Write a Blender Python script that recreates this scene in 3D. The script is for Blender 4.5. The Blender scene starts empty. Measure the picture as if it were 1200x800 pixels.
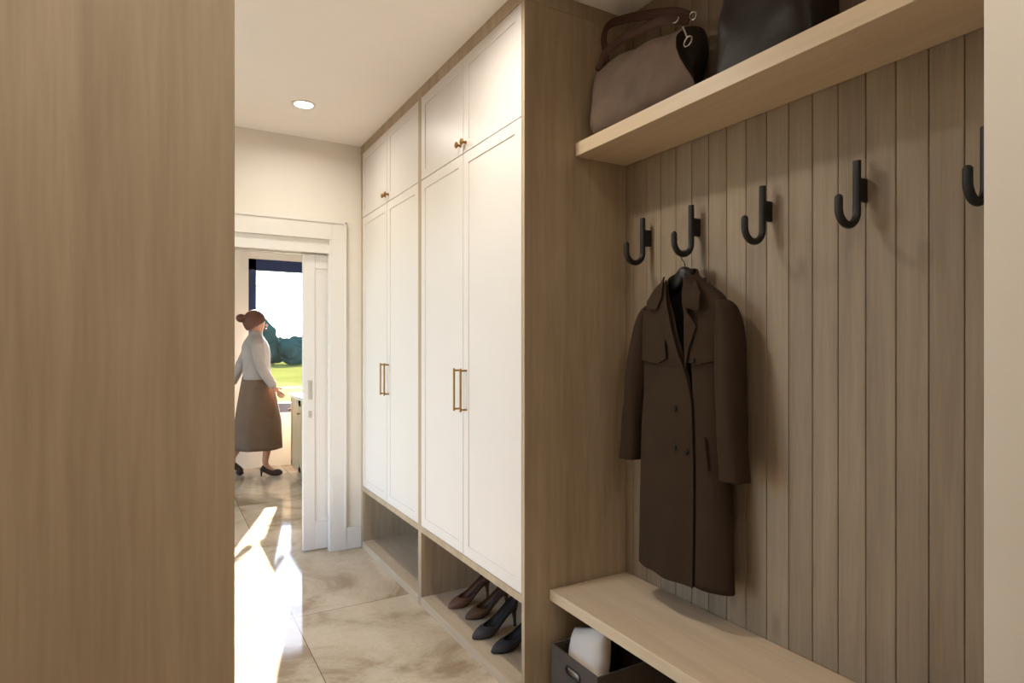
import bpy, bmesh, math, random
from mathutils import Vector, Matrix, noise
random.seed(7)
C = bpy.context.scene.collection
PI = math.pi
V = Vector

# ------------------------------------------------------------------ materials
def lin(c):
    r = []
    for x in c:
        x /= 255.0
        r.append(x/12.92 if x <= .04045 else ((x+.055)/1.055)**2.4)
    return (r[0], r[1], r[2], 1)

def mat(name):
    m = bpy.data.materials.new(name); m.use_nodes = True
    nt = m.node_tree; b = nt.nodes['Principled BSDF']
    return m, nt, b

def plain(name, rgb, rough=.5, metal=0, bump=0, bscale=200, var=.04, vscale=6, sheen=0, coat=0):
    m, nt, b = mat(name)
    tc = nt.nodes.new('ShaderNodeTexCoord')
    n = nt.nodes.new('ShaderNodeTexNoise'); n.inputs['Scale'].default_value = vscale; n.inputs['Detail'].default_value = 4
    nt.links.new(tc.outputs['Object'], n.inputs['Vector'])
    r = nt.nodes.new('ShaderNodeValToRGB')
    c = lin(rgb)
    r.color_ramp.elements[0].position = .3; r.color_ramp.elements[1].position = .7
    r.color_ramp.elements[0].color = tuple(x*(1-var) for x in c[:3]) + (1,)
    r.color_ramp.elements[1].color = tuple(min(1, x*(1+var)) for x in c[:3]) + (1,)
    nt.links.new(n.outputs['Fac'], r.inputs['Fac']); nt.links.new(r.outputs['Color'], b.inputs['Base Color'])
    b.inputs['Roughness'].default_value = rough; b.inputs['Metallic'].default_value = metal
    if sheen: b.inputs['Sheen Weight'].default_value = sheen
    if coat: b.inputs['Coat Weight'].default_value = coat
    if bump:
        n2 = nt.nodes.new('ShaderNodeTexNoise'); n2.inputs['Scale'].default_value = bscale; n2.inputs['Detail'].default_value = 3
        nt.links.new(tc.outputs['Object'], n2.inputs['Vector'])
        bp = nt.nodes.new('ShaderNodeBump'); bp.inputs['Strength'].default_value = bump; bp.inputs['Distance'].default_value = .002
        nt.links.new(n2.outputs['Fac'], bp.inputs['Height']); nt.links.new(bp.outputs['Normal'], b.inputs['Normal'])
    return m

def wood(name, light, dark, axis=2, rough=.5, grain=1.0, knots=False, island=0):
    """fine straight grain running along one axis, broad soft tone bands across it"""
    m, nt, b = mat(name)
    L = nt.links.new; N = nt.nodes.new
    tc = N('ShaderNodeTexCoord')
    src = tc.outputs['Object']
    if island:
        geo = N('ShaderNodeNewGeometry'); mu = N('ShaderNodeVectorMath'); mu.operation = 'SCALE'
        cmb = N('ShaderNodeCombineXYZ')
        for k in range(3): L(geo.outputs['Random Per Island'], cmb.inputs[k])
        L(cmb.outputs[0], mu.inputs[0]); mu.inputs['Scale'].default_value = 13
        ad = N('ShaderNodeVectorMath'); ad.operation = 'ADD'
        L(tc.outputs['Object'], ad.inputs[0]); L(mu.outputs[0], ad.inputs[1]); src = ad.outputs[0]
    def mapped(sc_across, sc_along):
        mp = N('ShaderNodeMapping'); s = [sc_across]*3; s[axis] = sc_along
        mp.inputs['Scale'].default_value = s; L(src, mp.inputs['Vector']); return mp.outputs[0]
    fine = N('ShaderNodeTexNoise'); fine.inputs['Scale'].default_value = 1; fine.inputs['Detail'].default_value = 5
    L(mapped(150, 7), fine.inputs['Vector'])
    mid = N('ShaderNodeTexNoise'); mid.inputs['Scale'].default_value = 1; mid.inputs['Detail'].default_value = 4
    mid.inputs['Distortion'].default_value = .4
    L(mapped(8, .55), mid.inputs['Vector'])
    mot = N('ShaderNodeTexNoise'); mot.inputs['Scale'].default_value = 1; mot.inputs['Detail'].default_value = 3
    L(mapped(42, 2.6), mot.inputs['Vector'])
    def mth(op, a, bb, c=None):
        x = N('ShaderNodeMath'); x.operation = op
        for i, q in enumerate((a, bb, c)):
            if q is None: continue
            if isinstance(q, (int, float)): x.inputs[i].default_value = q
            else: L(q, x.inputs[i])
        return x.outputs[0]
    s = mth('MULTIPLY_ADD', fine.outputs['Fac'], .26*grain, mth('MULTIPLY_ADD', mid.outputs['Fac'], .64, mth('MULTIPLY', mot.outputs['Fac'], .40)))
    if knots:
        vo = N('ShaderNodeTexVoronoi'); vo.inputs['Scale'].default_value = 1
        L(mapped(7, 2.6), vo.inputs['Vector'])
        k = mth('MULTIPLY', mth('SUBTRACT', .16, vo.outputs['Distance']), 2.2); k = mth('MAXIMUM', k, 0)
        s = mth('ADD', s, k)
    if island:
        s = mth('ADD', s, mth('MULTIPLY_ADD', geo.outputs['Random Per Island'], island, -island/2))
    r = N('ShaderNodeValToRGB'); r.color_ramp.elements[0].position = .42; r.color_ramp.elements[1].position = .92
    r.color_ramp.elements[0].color = lin(light); r.color_ramp.elements[1].color = lin(dark)
    L(s, r.inputs['Fac']); L(r.outputs['Color'], b.inputs['Base Color'])
    b.inputs['Roughness'].default_value = rough
    bp = N('ShaderNodeBump'); bp.inputs['Strength'].default_value = .15; bp.inputs['Distance'].default_value = .001
    L(fine.outputs['Fac'], bp.inputs['Height']); L(bp.outputs['Normal'], b.inputs['Normal'])
    return m

def fabric(name, rgb, rough=.95, sheen=.3, weave=900, bump=.4, var=.1, spec=.5):
    m = plain(name, rgb, rough, bump=bump, bscale=weave, var=var, vscale=9, sheen=sheen)
    b = m.node_tree.nodes['Principled BSDF']
    b.inputs['Specular IOR Level'].default_value = spec
    b.inputs['Sheen Roughness'].default_value = .6
    b.inputs['Sheen Tint'].default_value = lin(rgb)
    return m

OAK_L, OAK_D = (186, 167, 140), (146, 126, 101)
M = {}
M['oak'] = wood('oak_vertical', OAK_L, OAK_D, 2, .5)
M['oak_y'] = wood('oak_lengthwise', (208, 188, 160), (180, 159, 131), 1, .45)
M['oak_edge'] = wood('oak_pale_edge', (206, 186, 154), (172, 148, 118), 2, .5)
M['board'] = wood('stained_boards', (146, 127, 104), (110, 92, 72), 2, .55, knots=True, island=.05)
M['white'] = plain('cream_lacquer', (214, 208, 203), .38, var=.006)
M['wall'] = plain('warm_white_paint', (230, 223, 213), .8, var=.01, bump=.05, bscale=300)
M['post'] = plain('cream_paint', (216, 208, 196), .7, var=.012, bump=.05, bscale=300)
M['ceil'] = plain('ceiling_paint', (240, 234, 228), .9, var=.008)
M['trim'] = plain('trim_paint', (222, 216, 210), .45, var=.006)
M['black'] = plain('matt_black_metal', (9, 8, 7), .5)
M['bronze'] = plain('brushed_brass', (150, 112, 62), .35, metal=1)
M['steel'] = plain('polished_steel', (205, 205, 205), .15, metal=1)
M['coat'] = fabric('brown_wool', (52, 39, 28), sheen=.02, var=.06, spec=.15)
M['coat_in'] = fabric('dark_lining', (26, 21, 17), sheen=0)
M['button'] = plain('dark_button', (22, 16, 12), .95)
M['suede'] = fabric('taupe_suede', (92, 75, 62), sheen=.06, weave=160, bump=.7, var=.22)
M['strap'] = plain('dark_brown_leather', (60, 35, 22), .62, bump=.3, bscale=200, var=.15, vscale=14)
M['gusset'] = plain('blackish_leather', (50, 40, 31), .65, bump=.4, bscale=120, var=.2, vscale=12)
M['tote'] = plain('black_brown_leather', (32, 23, 17), .5, bump=.25, bscale=140, var=.2, vscale=9)
M['felt'] = fabric('grey_felt', (80, 70, 62), sheen=.05, weave=400, bump=.8, var=.12)
M['cushion'] = fabric('off_white_linen', (226, 214, 200), sheen=.1, weave=500, var=.04)
M['cloth'] = fabric('dark_brown_knit', (46, 33, 26), sheen=.1, weave=250)
M['glow'] = mat('lamp_diffuser')[0]
_b = M['glow'].node_tree.nodes['Principled BSDF']; _b.inputs['Emission Color'].default_value = (1, .93, .82, 1); _b.inputs['Emission Strength'].default_value = 14
M['frame'] = plain('dark_blue_aluminium', (34, 48, 92), .4)
M['lawn'] = plain('mown_grass', (86, 86, 40), .95, var=.15, vscale=.4)
M['leaf'] = plain('dark_foliage', (30, 52, 48), .9, var=.45, vscale=.9)
M['bark'] = plain('bark', (70, 56, 42), .9)
M['greige'] = plain('greige_lacquer', (222, 194, 150), .45, var=.01)
M['stone'] = plain('pale_stone_top', (240, 234, 222), .3, var=.02)
M['skin'] = plain('skin', (206, 150, 122), .55, var=.03)
M['hair'] = plain('auburn_hair', (98, 60, 44), .6, var=.2, vscale=40)
M['blouse'] = fabric('pale_grey_knit', (172, 162, 156), sheen=.1)
M['skirt'] = fabric('taupe_skirt', (118, 96, 78), sheen=.1)
M['shoe_dk'] = plain('dark_brown_shoe', (52, 38, 30), .4)
M['plate'] = plain('brushed_nickel', (200, 196, 190), .4, metal=.6)

for k_ in ('lawn', 'leaf', 'tote', 'strap', 'gusset'): M[k_].node_tree.nodes['Principled BSDF'].inputs['Specular IOR Level'].default_value = 0 if k_ in ('lawn', 'leaf') else .2
def glass():
    m, nt, b = mat('clear_glass'); nt.nodes.remove(b)
    out = nt.nodes['Material Output']
    t = nt.nodes.new('ShaderNodeBsdfTransparent'); g = nt.nodes.new('ShaderNodeBsdfGlossy'); g.inputs['Roughness'].default_value = .02
    mx = nt.nodes.new('ShaderNodeMixShader'); mx.inputs[0].default_value = .04
    nt.links.new(t.outputs[0], mx.inputs[1]); nt.links.new(g.outputs[0], mx.inputs[2]); nt.links.new(mx.outputs[0], out.inputs['Surface'])
    return m
M['glass'] = glass()

def floor_mat():
    m, nt, b = mat('stone_tile'); L = nt.links.new; N = nt.nodes.new
    tc = N('ShaderNodeTexCoord')
    mp = N('ShaderNodeMapping'); mp.inputs['Location'].default_value = (-.587+.63*10, -3.25+1.26*10, 0)
    L(tc.outputs['Object'], mp.inputs['Vector'])
    br = N('ShaderNodeTexBrick'); br.offset = 0; br.inputs['Scale'].default_value = 1
    br.inputs['Brick Width'].default_value = .63; br.inputs['Row Height'].default_value = 1.26
    br.inputs['Mortar Size'].default_value = .0022; br.inputs['Mortar Smooth'].default_value = .1; br.inputs['Bias'].default_value = 0
    br.inputs['Color1'].default_value = (0, 0, 0, 1); br.inputs['Color2'].default_value = (1, 1, 1, 1)
    L(mp.outputs[0], br.inputs['Vector'])
    # per-tile shift of the stone pattern
    sc = N('ShaderNodeVectorMath'); sc.operation = 'SCALE'; sc.inputs['Scale'].default_value = 7
    L(br.outputs['Color'], sc.inputs[0])
    ad = N('ShaderNodeVectorMath'); ad.operation = 'ADD'; L(tc.outputs['Object'], ad.inputs[0]); L(sc.outputs[0], ad.inputs[1])
    n1 = N('ShaderNodeTexNoise'); n1.inputs['Scale'].default_value = 1.5; n1.inputs['Detail'].default_value = 9; n1.inputs['Roughness'].default_value = .62; n1.inputs['Distortion'].default_value = 1.0
    L(ad.outputs[0], n1.inputs['Vector'])
    r1 = N('ShaderNodeValToRGB'); e = r1.color_ramp.elements
    e[0].position = .40; e[0].color = lin((162, 141, 115)); e[1].position = .57; e[1].color = lin((203, 187, 163))
    x = e.new(.47); x.color = lin((188, 171, 146))
    L(n1.outputs['Fac'], r1.inputs['Fac'])
    n2 = N('ShaderNodeTexNoise'); n2.inputs['Scale'].default_value = 9; n2.inputs['Detail'].default_value = 8; n2.inputs['Distortion'].default_value = 2.0
    L(ad.outputs[0], n2.inputs['Vector'])
    r2 = N('ShaderNodeValToRGB'); e = r2.color_ramp.elements
    e[0].position = .47; e[0].color = (1, 1, 1, 1); e[1].position = .53; e[1].color = (1, 1, 1, 1); x = e.new(.5); x.color = lin((246, 241, 233))
    L(n2.outputs['Fac'], r2.inputs['Fac'])
    mu = N('ShaderNodeMix'); mu.data_type = 'RGBA'; mu.blend_type = 'MULTIPLY'; mu.inputs[0].default_value = 1
    L(r1.outputs['Color'], mu.inputs[6]); L(r2.outputs['Color'], mu.inputs[7])
    mo = N('ShaderNodeMix'); mo.data_type = 'RGBA'; L(br.outputs['Fac'], mo.inputs[0]); L(mu.outputs[2], mo.inputs[6]); mo.inputs[7].default_value = lin((112, 94, 72))
    L(mo.outputs[2], b.inputs['Base Color'])
    b.inputs['Roughness'].default_value = .07
    b.inputs['Specular IOR Level'].default_value = .1
    return m
M['floor'] = floor_mat()

# ------------------------------------------------------------------ mesh helpers
class MB:
    def __init__(s): s.bm = bmesh.new()
    def box(s, lo, hi, bev=0, seg=2):
        lo = V(lo); hi = V(hi); c = (lo+hi)/2; d = hi-lo
        r = bmesh.ops.create_cube(s.bm, size=1, matrix=Matrix.Translation(c) @ Matrix.Diagonal((abs(d.x), abs(d.y), abs(d.z), 1)))
        if bev:
            es = list({e for v in r['verts'] for e in v.link_edges})
            bmesh.ops.bevel(s.bm, geom=es, offset=bev, segments=seg, affect='EDGES', profile=.5)
        return s
    def cyl(s, a, b, r, r2=None, n=20, caps=True):
        a = V(a); b = V(b); d = b-a
        q = V((0, 0, 1)).rotation_difference(d.normalized()).to_matrix().to_4x4()
        bmesh.ops.create_cone(s.bm, cap_ends=caps, segments=n, radius1=r, radius2=r if r2 is None else r2, depth=d.length, matrix=Matrix.Translation((a+b)/2) @ q)
        return s
    def ball(s, c, r, sc=(1, 1, 1), n=16, rot=None):
        m = Matrix.Translation(c)
        if rot: m = m @ rot
        bmesh.ops.create_uvsphere(s.bm, u_segments=n, v_segments=n//2+2, radius=r, matrix=m @ Matrix.Diagonal((sc[0], sc[1], sc[2], 1)))
        return s
    def grid(s, P, closed_u=False, closed_v=False, cap=False):
        """P[i][j] points -> quads"""
        vs = [[s.bm.verts.new(p) for p in row] for row in P]
        nu = len(P); nv = len(P[0])
        for i in range(nu if closed_u else nu-1):
            for j in range(nv if closed_v else nv-1):
                try: s.bm.faces.new((vs[i][j], vs[(i+1) % nu][j], vs[(i+1) % nu][(j+1) % nv], vs[i][(j+1) % nv]))
                except ValueError: pass
        if cap and closed_v:
            s.bm.faces.new(vs[0][::-1]); s.bm.faces.new(vs[-1])
        return vs
    def tube(s, pts, r, n=12, flat=None, up=None, cap=True, closed=False):
        """sweep; r number or list; flat=(a,b) multiplies the two section axes"""
        pts = [V(p) for p in pts]; m = len(pts); rows = []
        prev = V(up) if up else None
        for i, p in enumerate(pts):
            if closed: t = (pts[(i+1) % m]-pts[i-1]).normalized()
            else: t = (pts[min(i+1, m-1)]-pts[max(i-1, 0)]).normalized()
            if prev is None: prev = V((0, 0, 1)) if abs(t.z) < .9 else V((1, 0, 0))
            a = (prev - t*prev.dot(t)).normalized(); b = t.cross(a); 
            if not up: prev = a
            rr = r[i] if isinstance(r, (list, tuple)) else r
            fa, fb = flat or (1, 1)
            rows.append([p + a*(rr*fa*math.cos(2*PI*k/n)) + b*(rr*fb*math.sin(2*PI*k/n)) for k in range(n)])
        s.grid(rows, closed_u=closed, closed_v=True, cap=cap and not closed); return s
    def prism(s, poly, axis, lo, hi):
        """2D polygon extruded along an axis"""
        def mk(p, t):
            q = [p[0], p[1]]; q.insert(axis, t); return V(q)
        a = [s.bm.verts.new(mk(p, lo)) for p in poly]; b = [s.bm.verts.new(mk(p, hi)) for p in poly]
        s.bm.faces.new(a); s.bm.faces.new(b[::-1])
        for i in range(len(poly)):
            j = (i+1) % len(poly); s.bm.faces.new((a[i], b[i], b[j], a[j]))
        return s
    def build(s, name, m, parent=None, origin=None, smooth=False, subd=0, solid=0, angle=40):
        bm = s.bm
        bmesh.ops.recalc_face_normals(bm, faces=bm.faces)
        if origin is not None: bmesh.ops.translate(bm, verts=bm.verts, vec=-V(origin))
        me = bpy.data.meshes.new(name); bm.to_mesh(me); bm.free()
        ms = m if isinstance(m, (list, tuple)) else [m]
        for x in ms: me.materials.append(x)
        o = bpy.data.objects.new(name, me); C.objects.link(o)
        if parent: o.parent = parent
        elif origin is not None: o.location = origin
        if smooth:
            for p in me.polygons: p.use_smooth = True
            if angle:
                try: me.set_sharp_from_angle(angle=math.radians(angle))
                except Exception: pass
        if solid:
            md = o.modifiers.new('thickness', 'SOLIDIFY'); md.thickness = abs(solid); md.offset = -1 if solid > 0 else 1
        if subd:
            md = o.modifiers.new('subdivision', 'SUBSURF'); md.levels = subd; md.render_levels = subd
        return o

def thing(name, label, cat, loc=(0, 0, 0), group=None, rz=0):
    o = bpy.data.objects.new(name, None); C.objects.link(o); o.empty_display_size = .05
    o.location = loc; o.rotation_euler = (0, 0, rz); tag(o, label, cat, group); return o
def tag(o, label=None, cat=None, group=None, kind=None):
    if label: o['label'] = label
    if cat: o['category'] = cat
    if group: o['group'] = group
    if kind: o['kind'] = kind
    return o
def struct(name, mb, m, parent=None, label=None, cat=None, origin=None, **k):
    o = mb.build(name, m, parent, origin, **k)
    if not parent: tag(o, label, cat, kind='structure')
    return o
def dup(root, loc, label=None, rz=None):
    r = root.copy(); C.objects.link(r); r.location = loc
    if rz is not None: r.rotation_euler = (0, 0, rz)
    if label: r['label'] = label
    for ch in list(root.children):
        c = ch.copy(); C.objects.link(c); c.parent = r
        for g in ch.children:
            d = g.copy(); C.objects.link(d); d.parent = c
    return r
def spline(keys, n):
    """Catmull-Rom through tuples"""
    out = []; K = [V(k) for k in keys]
    for i in range(len(K)-1):
        p0 = K[max(i-1, 0)]; p1 = K[i]; p2 = K[i+1]; p3 = K[min(i+2, len(K)-1)]
        for j in range(n):
            t = j/n
            out.append(.5*((2*p1)+(-p0+p2)*t+(2*p0-5*p1+4*p2-p3)*t*t+(-p0+3*p1-3*p2+p3)*t**3))
    out.append(K[-1]); return out
def lerpk(keys, x):
    """piecewise linear/smooth lookup in [(x, v...)]"""
    if x <= keys[0][0]: return keys[0][1]
    for (a, va), (b, vb) in zip(keys, keys[1:]):
        if x <= b:
            t = (x-a)/(b-a); return va+(vb-va)*t
    return keys[-1][1]

# ------------------------------------------------------------------ key dimensions
H = 2.75                     # ceiling
XF = 1.2                     # cabinet front plane
XN = 1.696                   # niche back wall
YG = 2.0                     # niche left gable, niche side
YR = .502                    # niche right end
YD = 4.19                    # hall end wall
YW = 7.53                    # far room outer wall
XL = -.62                    # hall left wall

# ------------------------------------------------------------------ setting
struct('floor', MB().box((-2.6, -1.3, -.12), (3.6, YW+.25, 0)), M['floor'], label='beige stone tiled floor of large slabs running through the hall and room beyond', cat='floor')
struct('ceiling', MB().box((-2.6, -1.3, H), (3.6, YW+.25, H+.12)), M['ceil'], label='smooth warm white ceiling above the hall', cat='ceiling')

# hall end wall with a doorway
DX0, DX1, DZ = -.02, .997, 2.0
w = MB()
w.box((-2.6, YD, 0), (DX0, YD+.16, H)); w.box((DX1+.0, YD, 0), (3.6, YD+.05, H)); w.box((DX1, YD+.11, 0), (3.6, YD+.16, H)); w.box((DX0, YD, DZ+.09), (DX1, YD+.16, H))
struct('wall_end', w, M['wall'], label='warm white wall at the end of the hall around the doorway', cat='wall')
struct('wall_far', MB().box((-2.6, YW, 0), (.87, YW+.25, H)).box((2.05, YW, 0), (3.6, YW+.25, H)).box((.87, YW, 0), (2.05, YW+.25, .61)).box((.87, YW, 2.38), (2.05, YW+.25, H)),
       M['wall'], label='white outer wall of the far room holding the dark framed window', cat='wall')
struct('wall_left', MB().box((XL-.2, -1.3, 0), (XL, 1.9, H)).box((XL-.2, 3.95, 0), (XL, YD, H)).box((XL-.2, 1.9, 2.35), (XL, 3.95, H)).box((XL-.2, 1.9, 0), (XL, 3.95, .3)), M['wall'], label='white left wall of the hall behind the oak panel', cat='wall')
struct('wall_back', MB().box((XL-.2, -1.3, 0), (1.2, -1.15, H)), M['wall'], label='white wall behind the viewer', cat='wall')
struct('wall_right', MB().box((1.74, YR-.3, 0), (1.86, YD, H)), M['wall'], label='masonry wall behind the cabinets and boards', cat='wall')
struct('wall_niche', MB().box((XF, -1.3, 0), (1.86, YR, H), .002), M['post'], label='cream wall end closing the coat niche at the right edge', cat='wall')
struct('wall_room_left', MB().box((-2.6, YD+.16, 0), (-2.45, 4.9, H)).box((-2.6, 6.9, 0), (-2.45, YW, H)).box((-2.6, 4.9, 0), (-2.45, 6.9, .4)).box((-2.6, 4.9, 2.4), (-2.45, 6.9, H)), M['wall'], label='left wall of the room beyond the doorway', cat='wall')
struct('wall_room_right', MB().box((3.45, YD+.16, 0), (3.6, YW, H)), M['wall'], label='right wall of the room beyond the doorway', cat='wall')

# niche back boards: one mesh of bevelled boards
w = MB(); pitch = .0803; y = YR-.02
y = .749-3*pitch
while y < YG+.06:
    w.box((XN, y+.0006, .0), (XN+.02, y+pitch-.0006, H-.002), .003, 2)
    y += pitch
w.box((XN+.02, YR-.1, 0), (1.74, YG+.08, H-.003))
struct('wall_panelling', w, M['board'], label='vertical tongue and groove boards behind the coat hooks', cat='wall panelling')

# doorway casing, sliding leaf
w = MB()
w.box((DX1, YD-.022, 0), (DX1+.098, YD, DZ+.215), .003)
w.box((DX0-.098, YD-.022, 0), (DX0, YD, DZ+.215), .003)
w.box((DX0, YD-.022, DZ+.09), (DX1, YD, DZ+.215), .003)
w.box((DX1+.085, YD-.03, .15), (DX1+.098, YD-.022, DZ+.215), .002)
w.box((DX0-.098, YD-.03, DZ+.2), (DX1+.098, YD-.022, DZ+.215), .002)
w.box((DX1-.014, YD-.02, 0), (DX1, YD+.045, DZ+.09), .002)
w.box((DX0, YD, 0), (DX0+.014, YD+.16, DZ+.09), .002)
w.box((DX0, YD+.005, DZ), (DX1, YD+.045, DZ+.09), .002)
w.box((DX0, YD+.115, DZ), (DX1, YD+.16, DZ+.09), .002)
struct('trim_1', w, M['trim'], label='painted white casing around the doorway', cat='door casing')
struct('baseboard_end', MB().box((DX1+.098, YD-.018, 0), (XF, YD, .15), .003), M['trim'], label='short white baseboard between door casing and cabinets', cat='baseboard')
dl = thing('door_1', 'white sliding door leaf with shaker panel standing partly across the doorway', 'door', (.828, YD+.08, 0)); tag(dl, kind='structure')
w = MB(); w.box((0, -.02, .012), (.92, .02, 1.995), .002)
w.build('leaf', M['trim'], dl)
w = MB()
for (a, b, c, d) in ((0, .012, .075, 1.995), (.075, .012, .92, .2), (.075, 1.9, .92, 1.995)):
    w.box((a, -.027, b), (c, -.0195, d), .002)
w.build('panel_frame', M['trim'], dl)
w = MB().box((.028, -.032, 1.02), (.056, -.0265, 1.15), .002).box((.034, -.0335, 1.035), (.050, -.0315, 1.135), .001).box((.03, -.032, .90), (.054, -.0265, .945), .002)
w.build('pull_plate', M['plate'], dl)

# far window
wn = thing('window_1', 'dark blue framed window looking out on lawn and trees', 'window', (1.46, YW+.08, .61)); tag(wn, kind='structure')
x0, x1, z1 = -.59, .59, 1.77
w = MB()
w.box((x0, -.06, 0), (x0+.085, .04, z1), .003).box((x1-.085, -.06, 0), (x1, .04, z1), .003).box((x0, -.06, 0), (x1, .04, .11), .003).box((x0, -.06, z1-.125), (x1, .04, z1), .003)
w.build('window_frame', M['frame'], wn)
MB().box((x0+.08, -.005, .1), (x1-.08, .005, z1-.12)).build('pane', M['glass'], wn)
MB().box((x0, -.09, -.02), (x1, -.06, .004), .003).build('window_sill', M['trim'], wn)
# hall window on the left wall (daylight for the hall)
wn = thing('window_2', 'tall white framed window in the left wall of the hall', 'window', (XL-.1, 2.925, .3)); tag(wn, kind='structure')
w = MB()
hy = 1.025
for a, b in ((-hy, -hy+.06), (-.03, .03), (hy-.06, hy)): w.box((-.04, a, 0), (.04, b, 2.05), .003)
w.box((-.04, -hy, 0), (.04, hy, .06), .003).box((-.04, -hy, 1.99), (.04, hy, 2.05), .003)
w.build('window_frame', M['trim'], wn)
MB().box((-.004, -hy+.05, .05), (.004, -.02, 2.0)).box((-.004, .02, .05), (.004, hy-.05, 2.0)).build('pane', M['glass'], wn)

wn = thing('added_window', 'white framed side window added out of view to bring daylight into the far room', 'window', (-2.525, 5.9, .4)); tag(wn, kind='structure')  # unseen window, added so the far room gets more daylight
w = MB()
for a, b in ((-1, -.94), (-.03, .03), (.94, 1)): w.box((-.04, a, 0), (.04, b, 2.0), .003)
w.box((-.04, -1, 0), (.04, 1, .06), .003).box((-.04, -1, 1.94), (.04, 1, 2.0), .003)
w.build('window_frame', M['trim'], wn)
# oak end panel on the left (foreground)
lp = thing('oak_end_panel', 'floor to ceiling oak end panel filling the left foreground', 'panel', (-.27, .85, 0))
MB().box((-.349, 0, .0), (.352, .022, H-.001), .0012).build('face_panel', M['oak'], lp)
MB().box((-.349, .023, .0), (.33, .62, H-.001), .001).build('cabinet_body', M['oak'], lp)

# ------------------------------------------------------------------ tall cabinets
CB0, CB1 = .39, .422         # carcass bottom board
ZG = 2.253; ZT = 2.69
UW = (YD-.02-YG)/2
def tall_cabinet(label):
    """local origin: front-near-bottom corner, X into the cabinet, Y along the run"""
    t = thing('tall_cabinet', label, 'cabinet', (XF, YG, 0), 'cream tall cabinets along the hall')
    W = UW; D = 1.739-XF; e = .022
    c = MB()
    c.box((0, 0, 0), (D, e, ZT), .0008).box((0, W-e+.002, 0), (D, W-.001, ZT), .0008)
    c.box((0, e, CB0), (D, W-e+.002, CB1), .0008)
    c.box((.002, e, ZT-.02), (D, W-e+.002, ZT), .0008)
    c.box((.03, e, ZG-.012), (D, W-e+.002, ZG+.012))
    c.box((D-.012, e, .045), (D, W-e+.002, ZT-.02))
    c.build('carcass', M['oak'], t)
    MB().box((0, e, 0), (D-.012, W-e+.002, .045), .0008).build('shoe_shelf', M['oak_y'], t)
    half = (W-2*e)/2
    for k in (0, 1):
        y0 = e+.002+k*half+(.001 if k else 0); y1 = y0+half-.0035
        for nm, z0, z1 in (('door', CB1+.003, ZG-.002), ('upper_door', ZG+.002, ZT-.001)):
            d = MB(); th = .02; st = .05
            d.box((.004, y0, z0), (th, y1, z1))
            d.box((0, y0, z0), (.0045, y0+st, z1), .0009).box((0, y1-st, z0), (.0045, y1, z1), .0009)
            d.box((0, y0+st-.001, z0), (.0045, y1-st+.001, z0+st), .0009).box((0, y0+st-.001, z1-st), (.0045, y1-st+.001, z1), .0009)
            do = d.build(nm, M['white'], t)
            yi = y1-.033 if k == 0 else y0+.033
            if nm == 'door':
                h = MB()
                h.cyl((-.03, yi, 1.082), (-.03, yi, 1.27), .0048, n=12)
                for zz in (1.088, 1.264): h.cyl((0, yi, zz), (-.03, yi, zz), .0045, n=12)
                for zz in (1.082, 1.27): h.ball((-.03, yi, zz), .0048, n=10)
                h.build('bar_handle', M['bronze'], do, smooth=True)
            else:
                h = MB(); z = ZG+.043; yk = y1-.025 if k == 0 else y0+.025
                h.cyl((0, yk, z), (-.004, yk, z), .0085, n=16).cyl((-.004, yk, z), (-.016, yk, z), .0045, .0055, n=12)
                h.ball((-.022, yk, z), .0145, (.55, 1, 1), n=16)
                h.build('knob', M['bronze'], do, smooth=True)
    return t
cab = tall_cabinet('nearer cream tall cabinet, with women\'s shoes in its open base')
dup(cab, (XF, YG+UW, 0), 'farther cream tall cabinet beside the doorway, its open base empty')
struct('trim_2', MB().box((XF, YG, ZT+.001), (XF+.022, YD, H), .001), M['oak'], label='oak filler strip between cabinets and ceiling', cat='filler strip')
struct('trim_3', MB().box((XF+.003, YD-.019, 0), (1.73, YD-.001, ZT)), M['oak'], label='narrow scribe strip between far cabinet and end wall', cat='filler strip')
struct('trim_4', MB().box((XF+.022, YG, ZT+.001), (1.74, YG+.02, H), .001), M['oak'], label='oak panel closing the gable above the near cabinet', cat='filler strip')

# ------------------------------------------------------------------ niche: bench and shelf
b = MB().box((1.3125, YR+.002, .388), (XN-.002, YG-.002, .43), .0015)
tag(b.build('bench', M['oak_y'], origin=(1.5, 1.25, .388)), 'pale oak bench board built into the niche under the hanging coat', 'bench')
b = MB().box((1.434, YR+.002, 2.128), (XN-.002, YG-.002, 2.181), .0015)
tag(b.build('wall_shelf', M['oak_y'], origin=(1.56, 1.25, 2.128)), 'thick pale oak shelf above the coat hooks carrying two bags', 'shelf')

# ------------------------------------------------------------------ hooks
def hook(y, label):
    t = thing('coat_hook', label, 'coat hook', (XN, y, 1.742), 'black coat hooks on the board wall')
    r = .0105; R = .0415; sx = -.041
    pts = [(sx, 0, .137), (sx, 0, .09), (sx, 0, .04), (sx, 0, 0)]
    for k in range(1, 16):
        a = PI*k/15; pts.append((sx-R+R*math.cos(a), 0, -R*math.sin(a)))
    pts += [(sx-2*R, 0, .012), (sx-2*R, 0, .026)]
    MB().tube(pts, r, n=18).ball((sx-2*R, 0, .026), r, n=14).build('hook_bar', M['black'], t, smooth=True, angle=50)
    MB().box((-.036, -.0065, .028), (-.0005, .0065, .092), .002).build('wall_mount', M['black'], t)
    return t
hk = hook(1.850, 'black coat hook nearest the oak gable, bare, left of the coat')
for y, l in ((1.595, 'black coat hook that the brown coat hangs from'), (1.294, 'first bare black coat hook to the right of the coat'),
             (.990, 'second bare black coat hook to the right of the coat'), (.688, 'black coat hook partly hidden by the cream wall end')):
    dup(hk, (XN, y, 1.742), l)

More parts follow.
